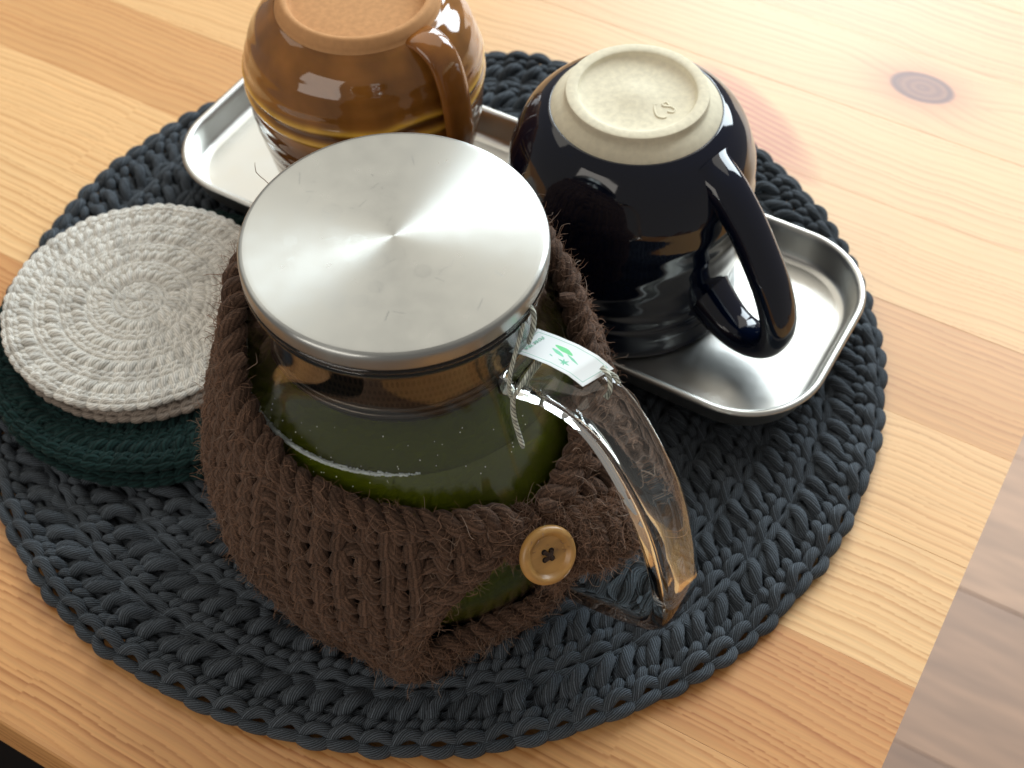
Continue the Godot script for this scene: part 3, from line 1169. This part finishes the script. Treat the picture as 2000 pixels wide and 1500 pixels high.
func build_cozy() -> void:
	var t := thing("tea_cosy", "dark brown knitted wool cosy buttoned round the glass teapot", "tea cosy", POT)
	var ply := tex(ply_image(9, 5, 0.4, 17, 0.55))
	var m := yarn(lin(0.262, 0.152, 0.102), ply, 0.06, 0.95, 0.5)
	var all: Array = []
	# the fabric behind the stitches
	var sheet := Buf.new()
	var cols := 176
	var rows := []
	for i in 31:
		var row := []
		for j in cols + 1:
			var az := lerpf(60.0, 411.0, float(j) / cols)
			var y := lerpf(table_of(low_line, az), table_of(top_line, az), i / 30.0)
			row.append(cosy_at(az, y, 0.0004))
		rows.append(row)
	sheet.grid(rows, false)
	var band := []
	for i in 8:
		var row := []
		for j in 31:
			var az := lerpf(403.0, 456.0, j / 30.0)
			row.append(cosy_at(az - (360.0 if az > 420 else 0.0), lerpf(0.0105, 0.0185, i / 7.0), -0.0006))
		band.append(row)
	sheet.grid(band, false)
	for i in sheet.v.size():
		sheet.col.append(wool(0.7))
	part("knit_backing", sheet, m, t)
	# stitches in columns
	var kb := Buf.new()
	var w := 6.55
	var n := int(351.0 / w)
	var ys := []
	var y := 0.011
	while y < 0.113:
		ys.append(y)
		var sl := (pot_r(y + 0.001) - pot_r(y - 0.001)) / 0.002
		y += 0.0062 / sqrt(1.0 + sl * sl)
	for k in n:
		var az0 := 60.0 + w * (k + 0.5)
		var lo := table_of(low_line, az0)
		var hi := table_of(top_line, az0)
		var purl := k % 7 == 3
		for i in ys.size():
			var yy: float = ys[i] + rng.randf_range(-0.0007, 0.0007)
			if yy < lo + 0.0005 or yy > hi - 0.0035:
				continue
			var h: float = 0.0062 if i + 1 >= ys.size() else ys[i + 1] - ys[i]
			var az := az0 + rng.randf_range(-0.5, 0.5)
			var lift := rng.randf_range(-0.0004, 0.0006)
			var yr := 0.00245
			var at := func(du: float, dy: float, off: float) -> Vector3: return cosy_at(az + du * w * 1.08, yy + dy, off * yr * 1.1 + lift)
			var tone := rng.randf_range(0.75, 1.2)
			if purl or (k % 11 == 6 and i % 3 == 1):
				kb.tube([at.call(-0.6, 0.0, -0.5), at.call(-0.3, 0.25 * h, 0.3), at.call(0.0, 0.5 * h, 0.5), at.call(0.3, 0.3 * h, 0.3), at.call(0.6, 0.0, -0.5)], yr, 7, 2, wool(tone), 0.6)
			else:
				knit_v(kb, at, h, tone, yr)
	# the band under the gap
	for k in 9:
		for i in 2:
			var az := 407.0 + 5.4 * k
			az -= 360.0 if az > 420 else 0.0
			var yy := 0.0112 + 0.0042 * i
			var at := func(du: float, dy: float, off: float) -> Vector3: return cosy_at(az + du * 5.8, yy + dy, off * 0.0022)
			knit_v(kb, at, 0.0042, rng.randf_range(0.75, 1.2), 0.0021)
	part("knit_stitches", kb, m, t)
	all.append(kb)
	# chained edges
	var eb := Buf.new()
	line_braid(eb, top_line, 0.0024)
	line_braid(eb, [[60, 0.072], [59.5, 0.069], [61, 0.0655], [66, 0.0615], [73, 0.0565], [81, 0.0485], [87, 0.036], [91, 0.0155], [94, 0.0105]], 0.0024)
	line_braid(eb, [[43, 0.0200], [55, 0.0185], [68, 0.0185], [80, 0.0185], [94, 0.018]], 0.0021)
	line_braid(eb, [[30, 0.0105], [45, 0.0105], [60, 0.0105], [75, 0.0105], [92, 0.0105], [120, 0.0105], [150, 0.0105], [180, 0.0105]], 0.0023)
	line_braid(eb, [[411, 0.069], [411, 0.055], [410, 0.04], [404, 0.026]], 0.0022)
	part("chained_edge", eb, m, t)
	all.append(eb)
	# the buttoned tab, passing through the handle
	var line := [[59.5, 0.0675, 0.0595], [54.5, 0.0625, 0.0635], [48.0, 0.0590, 0.0690], [42.0, 0.0570, 0.0730], [36.0, 0.0555, 0.0757], [30.0, 0.0540, 0.0755], [24.0, 0.0525, 0.0720], [18.0, 0.0515, 0.0670], [10.0, 0.050, 0.0625]]
	var tip := [0.0035, 0.0065, 0.0076, 0.0080, 0.0082, 0.0086, 0.0092, 0.0100, 0.0110]
	var cp := []
	for q in line:
		cp.append(around(q[0], q[2], q[1]))
	var tab_at := func(a: float, c: float, off: float) -> Vector3:
		var x := clampf(a, 0, 1) * (cp.size() - 1)
		var i := mini(int(x), cp.size() - 2)
		var f := x - i
		var p0: Vector3 = cp[maxi(i - 1, 0)]
		var p1: Vector3 = cp[i]
		var p2: Vector3 = cp[i + 1]
		var p3: Vector3 = cp[mini(i + 2, cp.size() - 1)]
		var p := p1.cubic_interpolate(p2, p0, p3, f)
		var tn := (p2 - p1).normalized()
		var upw := (Vector3.UP - Vector3(p.x, 0, p.z).normalized() * 0.62).normalized()
		upw = (upw - tn * upw.dot(tn)).normalized()
		var nr := upw.cross(tn).normalized()
		if nr.dot(Vector3(p.x, 0, p.z)) < 0:
			nr = -nr
		return p + upw * c * lerpf(tip[i], tip[i + 1], f) + nr * (off - 0.0035 * c * c)
	var tb := Buf.new()
	var r2 := []
	for i in 9:
		var row := []
		for j in 33:
			row.append(tab_at.call(j / 32.0, i / 4.0 - 1.0, -0.0005))
		r2.append(row)
	tb.grid(r2, true)
	for i in tb.v.size():
		tb.col.append(wool(0.7))
	var kt := Buf.new()
	for k in 12:
		for i in 5:
			var a0 := 0.03 + 0.08 * k
			var c0 := -0.85 + 0.36 * i + rng.randf_range(-0.05, 0.05)
			var at := func(du: float, dy: float, off: float) -> Vector3: return tab_at.call(a0 + du * 0.088, c0 + dy, off * 0.0024)
			knit_v(kt, at, 0.36, rng.randf_range(0.8, 1.25), 0.0021)
	var tab := part("buttoned_tab", kt, m, t)
	part("tab_backing", tb, m, tab)
	var te := Buf.new()
	for s in [-1.0, 1.0]:
		var pts := []
		var nor := []
		for i in 46:
			pts.append(tab_at.call(i / 45.0, s, 0.0006))
			nor.append((tab_at.call(i / 45.0, s, 0.004) - tab_at.call(i / 45.0, s, 0.0)).normalized())
		braid(te, pts, 0.0021, 95.0, nor)
	part("tab_edge", te, m, tab)
	all.append(kt)
	all.append(te)
	# stray wool
	var hm := plain(lin(0.24, 0.135, 0.085), 0.7)
	hm.metallic_specular = 0.4
	fuzz("stray_fibres", [kb, eb, kb, eb, kb, kt, te], 34000, Vector2(0.002, 0.0048), 0.93, hm, t, 100, 0.013, true)
	var pale := plain(lin(0.26, 0.18, 0.13), 0.6)
	fuzz("pale_stray_fibres", [kb, eb, kb, te], 1500, Vector2(0.004, 0.010), 0.72, pale, t, 140, 0.008, true)
	# wooden button
	var nrm := around(57.0, cos(deg_to_rad(36.0)), sin(deg_to_rad(36.0))).normalized()
	var bt := MeshInstance3D.new()
	var bb := Buf.new()
	bb.lathe(spline([Vector2(0.0, 0.0), Vector2(0.0070, 0.0), Vector2(0.0084, 0.0007), Vector2(0.00885, 0.0020), Vector2(0.0084, 0.0032), Vector2(0.0074, 0.0037), Vector2(0.0066, 0.0034), Vector2(0.0058, 0.0025), Vector2(0.0050, 0.0022), Vector2(0.0, 0.0021)], 5), 64)
	bt.name = "button"
	bt.mesh = bb.mesh()
	var wm := plain(Color(0.80, 0.60, 0.33), 0.38)
	wm.albedo_texture = noise_tex(128, 0.03, 44, 0.78, 1.0, 3)
	wm.uv1_triplanar = true
	wm.uv1_scale = Vector3(14, 14, 40)
	wm.clearcoat_enabled = true
	wm.clearcoat = 0.25
	wm.clearcoat_roughness = 0.25
	bt.material_override = wm
	var x := Vector3.UP.cross(nrm).normalized()
	var base: Vector3 = tab_at.call(0.165, -0.25, 0.0038)
	bt.transform = Transform3D(Basis(x, nrm, x.cross(nrm)), base)
	t.add_child(bt)
	var dark := plain(lin(0.012, 0.008, 0.006), 0.95)
	for k in 4:
		var a := PI / 4 + PI / 2 * k + 0.25
		var hole := CylinderMesh.new()
		hole.top_radius = 0.00085
		hole.bottom_radius = 0.00085
		hole.height = 0.0006
		hole.radial_segments = 16
		var o := part("thread_hole", hole, dark, bt)
		o.position = Vector3(cos(a) * 0.00165, 0.00192, sin(a) * 0.00165)
	var th := Buf.new()
	for k in 2:
		var a := PI / 4 + PI / 2 * k + 0.25
		var d := Vector3(cos(a), 0, sin(a))
		th.tube([d * 0.0018 + Vector3(0, 0.0022, 0), d * 0.001 + Vector3(0, 0.0030, 0), Vector3(0, 0.0032 + 0.0003 * k, 0), -d * 0.001 + Vector3(0, 0.0030, 0), -d * 0.0018 + Vector3(0, 0.0022, 0)], 0.00062, 7, 4, wool(0.6))
	part("button_thread", th, m, bt)


# ------------------------------------------------------------------ the teabag's string and tag
func build_teabag() -> void:
	var t := thing("teabag_tag", "white paper teabag tag with green leaf print on its string over the glass handle", "tag", POT)
	var az := deg_to_rad(HANDLE_AZ)
	var e := Vector3(cos(az), 0, sin(az))
	var sd := Vector3(sin(az), 0, -cos(az))            # towards the back right
	var at := func(r: float, y: float, s: float) -> Vector3: return e * r + Vector3.UP * y + sd * s
	# paper, with the print computed
	var im := Image.create(512, 224, false, Image.FORMAT_RGB8)
	im.fill(Color(0.93, 0.95, 0.95))
	var line := Color(0.62, 0.80, 0.74)
	im.fill_rect(Rect2i(26, 20, 460, 4), line)
	im.fill_rect(Rect2i(26, 200, 460, 4), line)
	im.fill_rect(Rect2i(26, 20, 4, 184), line)
	im.fill_rect(Rect2i(482, 20, 4, 184), line)
	var leaves := [[235.0, 78.0, 62.0, 17.0, 0.18, Color(0.45, 0.86, 0.58)], [225.0, 112.0, 48.0, 11.0, 0.32, Color(0.50, 0.86, 0.70)], [318.0, 112.0, 50.0, 7.0, 0.30, Color(0.50, 0.82, 0.68)], [300.0, 158.0, 40.0, 6.0, 0.1, Color(0.45, 0.80, 0.66)], [305.0, 156.0, 7.0, 24.0, 0.5, Color(0.45, 0.80, 0.66)], [300.0, 158.0, 26.0, 6.0, 0.9, Color(0.45, 0.80, 0.66)], [215.0, 150.0, 14.0, 4.0, 0.4, Color(0.55, 0.80, 0.72)]]
	for y in 224:
		for x in range(120, 420):
			for l in leaves:
				var dx: float = x - l[0]
				var dy: float = y - l[1]
				var a: float = dx * cos(l[4]) + dy * sin(l[4])
				var b: float = -dx * sin(l[4]) + dy * cos(l[4])
				if absf(a) / l[2] + (b * b) / (l[3] * l[3]) < 1.0:
					im.set_pixel(x, y, l[5])
	var pm := plain(Color.WHITE, 0.6)
	pm.albedo_texture = tex(im)
	pm.texture_repeat = false
	var tg := Buf.new()
	var top := []
	var bot := []
	var ln := [[0.0385, 0.1138], [0.0450, 0.1152], [0.0520, 0.1161], [0.0582, 0.1158], [0.0632, 0.1139]]
	var pos := func(f: float, s: float) -> Vector3:
		var q := f * 4.0
		var i := mini(int(q), 3)
		var g := q - i
		var r := lerpf(ln[i][0], ln[i + 1][0], g)
		var y := lerpf(ln[i][1], ln[i + 1][1], g)
		return at.call(r - 0.001 + 0.003 * s, y + 0.0016 * (1.0 - s) * (f - 0.35), -0.0012 + 0.0105 * s)
	for i in 7:
		var r0 := []
		var r1 := []
		for j in 25:
			var p: Vector3 = pos.call(j / 24.0, 1.0 - i / 6.0)
			r0.append(p)
			r1.append(p - Vector3(0, 0.00016, 0))
		top.append(r0)
		bot.append(r1)
	tg.grid(top)
	tg.grid(bot, true)
	var tag := part("paper_tag", tg, pm, t)
	var tm := TextMesh.new()
	tm.text = "POM TEA"
	var f := SystemFont.new()
	f.font_names = ["Droid Sans"]
	tm.font = f
	tm.font_size = 16
	tm.pixel_size = 0.00010
	tm.depth = 0.00006
	tm.curve_step = 2.0
	var pr := part("print", tm, plain(Color(0.55, 0.80, 0.70), 0.7), tag)
	var a0: Vector3 = pos.call(0.16, 0.9)
	var a1: Vector3 = pos.call(0.16, 0.1)
	var xa := (a1 - a0).normalized()
	var za: Vector3 = (pos.call(0.2, 0.5) - pos.call(0.12, 0.5)).normalized()
	var nu: Vector3 = za.cross(xa).normalized()
	if nu.y < 0:
		nu = -nu
	var ya: Vector3 = nu.cross(xa).normalized()
	pr.transform = Transform3D(Basis(xa, ya, nu), (a0 + a1) * 0.5 + nu * 0.00012)
	# string
	var sm := yarn(lin(0.95, 0.97, 0.82), tex(ply_image(4, 3, 0.7, 23)), 0.02)
	var sb := Buf.new()
	var c := Color.WHITE
	sb.tube([at.call(0.0398, 0.1278, 0.0050), at.call(0.0428, 0.1268, 0.0040), at.call(0.0436, 0.1225, 0.0025), at.call(0.0430, 0.1170, 0.0015)], 0.00075, 7, 5, c, 0.8)
	sb.tube([at.call(0.0425, 0.1262, 0.0000), at.call(0.0440, 0.1180, -0.0075), at.call(0.0445, 0.1125, -0.0098), at.call(0.0450, 0.1065, -0.0094), at.call(0.0455, 0.1030, -0.004), at.call(0.0460, 0.1030, 0.004), at.call(0.0462, 0.1080, 0.0098), at.call(0.0464, 0.1120, 0.0088), at.call(0.0466, 0.1131, 0.002), at.call(0.0470, 0.1131, -0.004), at.call(0.0475, 0.1118, -0.0096), at.call(0.0458, 0.1070, -0.0095)], 0.0006, 7, 6, c, 0.8)
	sb.tube([at.call(0.0456, 0.1072, -0.0096), at.call(0.0462, 0.1010, -0.0104), at.call(0.0480, 0.0945, -0.0108), at.call(0.0500, 0.0890, -0.0112)], 0.00075, 7, 6, c, 0.6)
	sb.tube([at.call(0.0632, 0.1158, 0.0065), at.call(0.0660, 0.1150, 0.0055), at.call(0.0675, 0.1120, 0.0040), at.call(0.0672, 0.1100, 0.0020)], 0.0007, 7, 5, c, 1.3)
	sb.tube([at.call(0.0638, 0.1154, 0.0062), at.call(0.0672, 0.1146, 0.0068), at.call(0.0684, 0.1128, 0.0066)], 0.0006, 7, 5, c, 1.3)
	part("string", sb, sm, t)
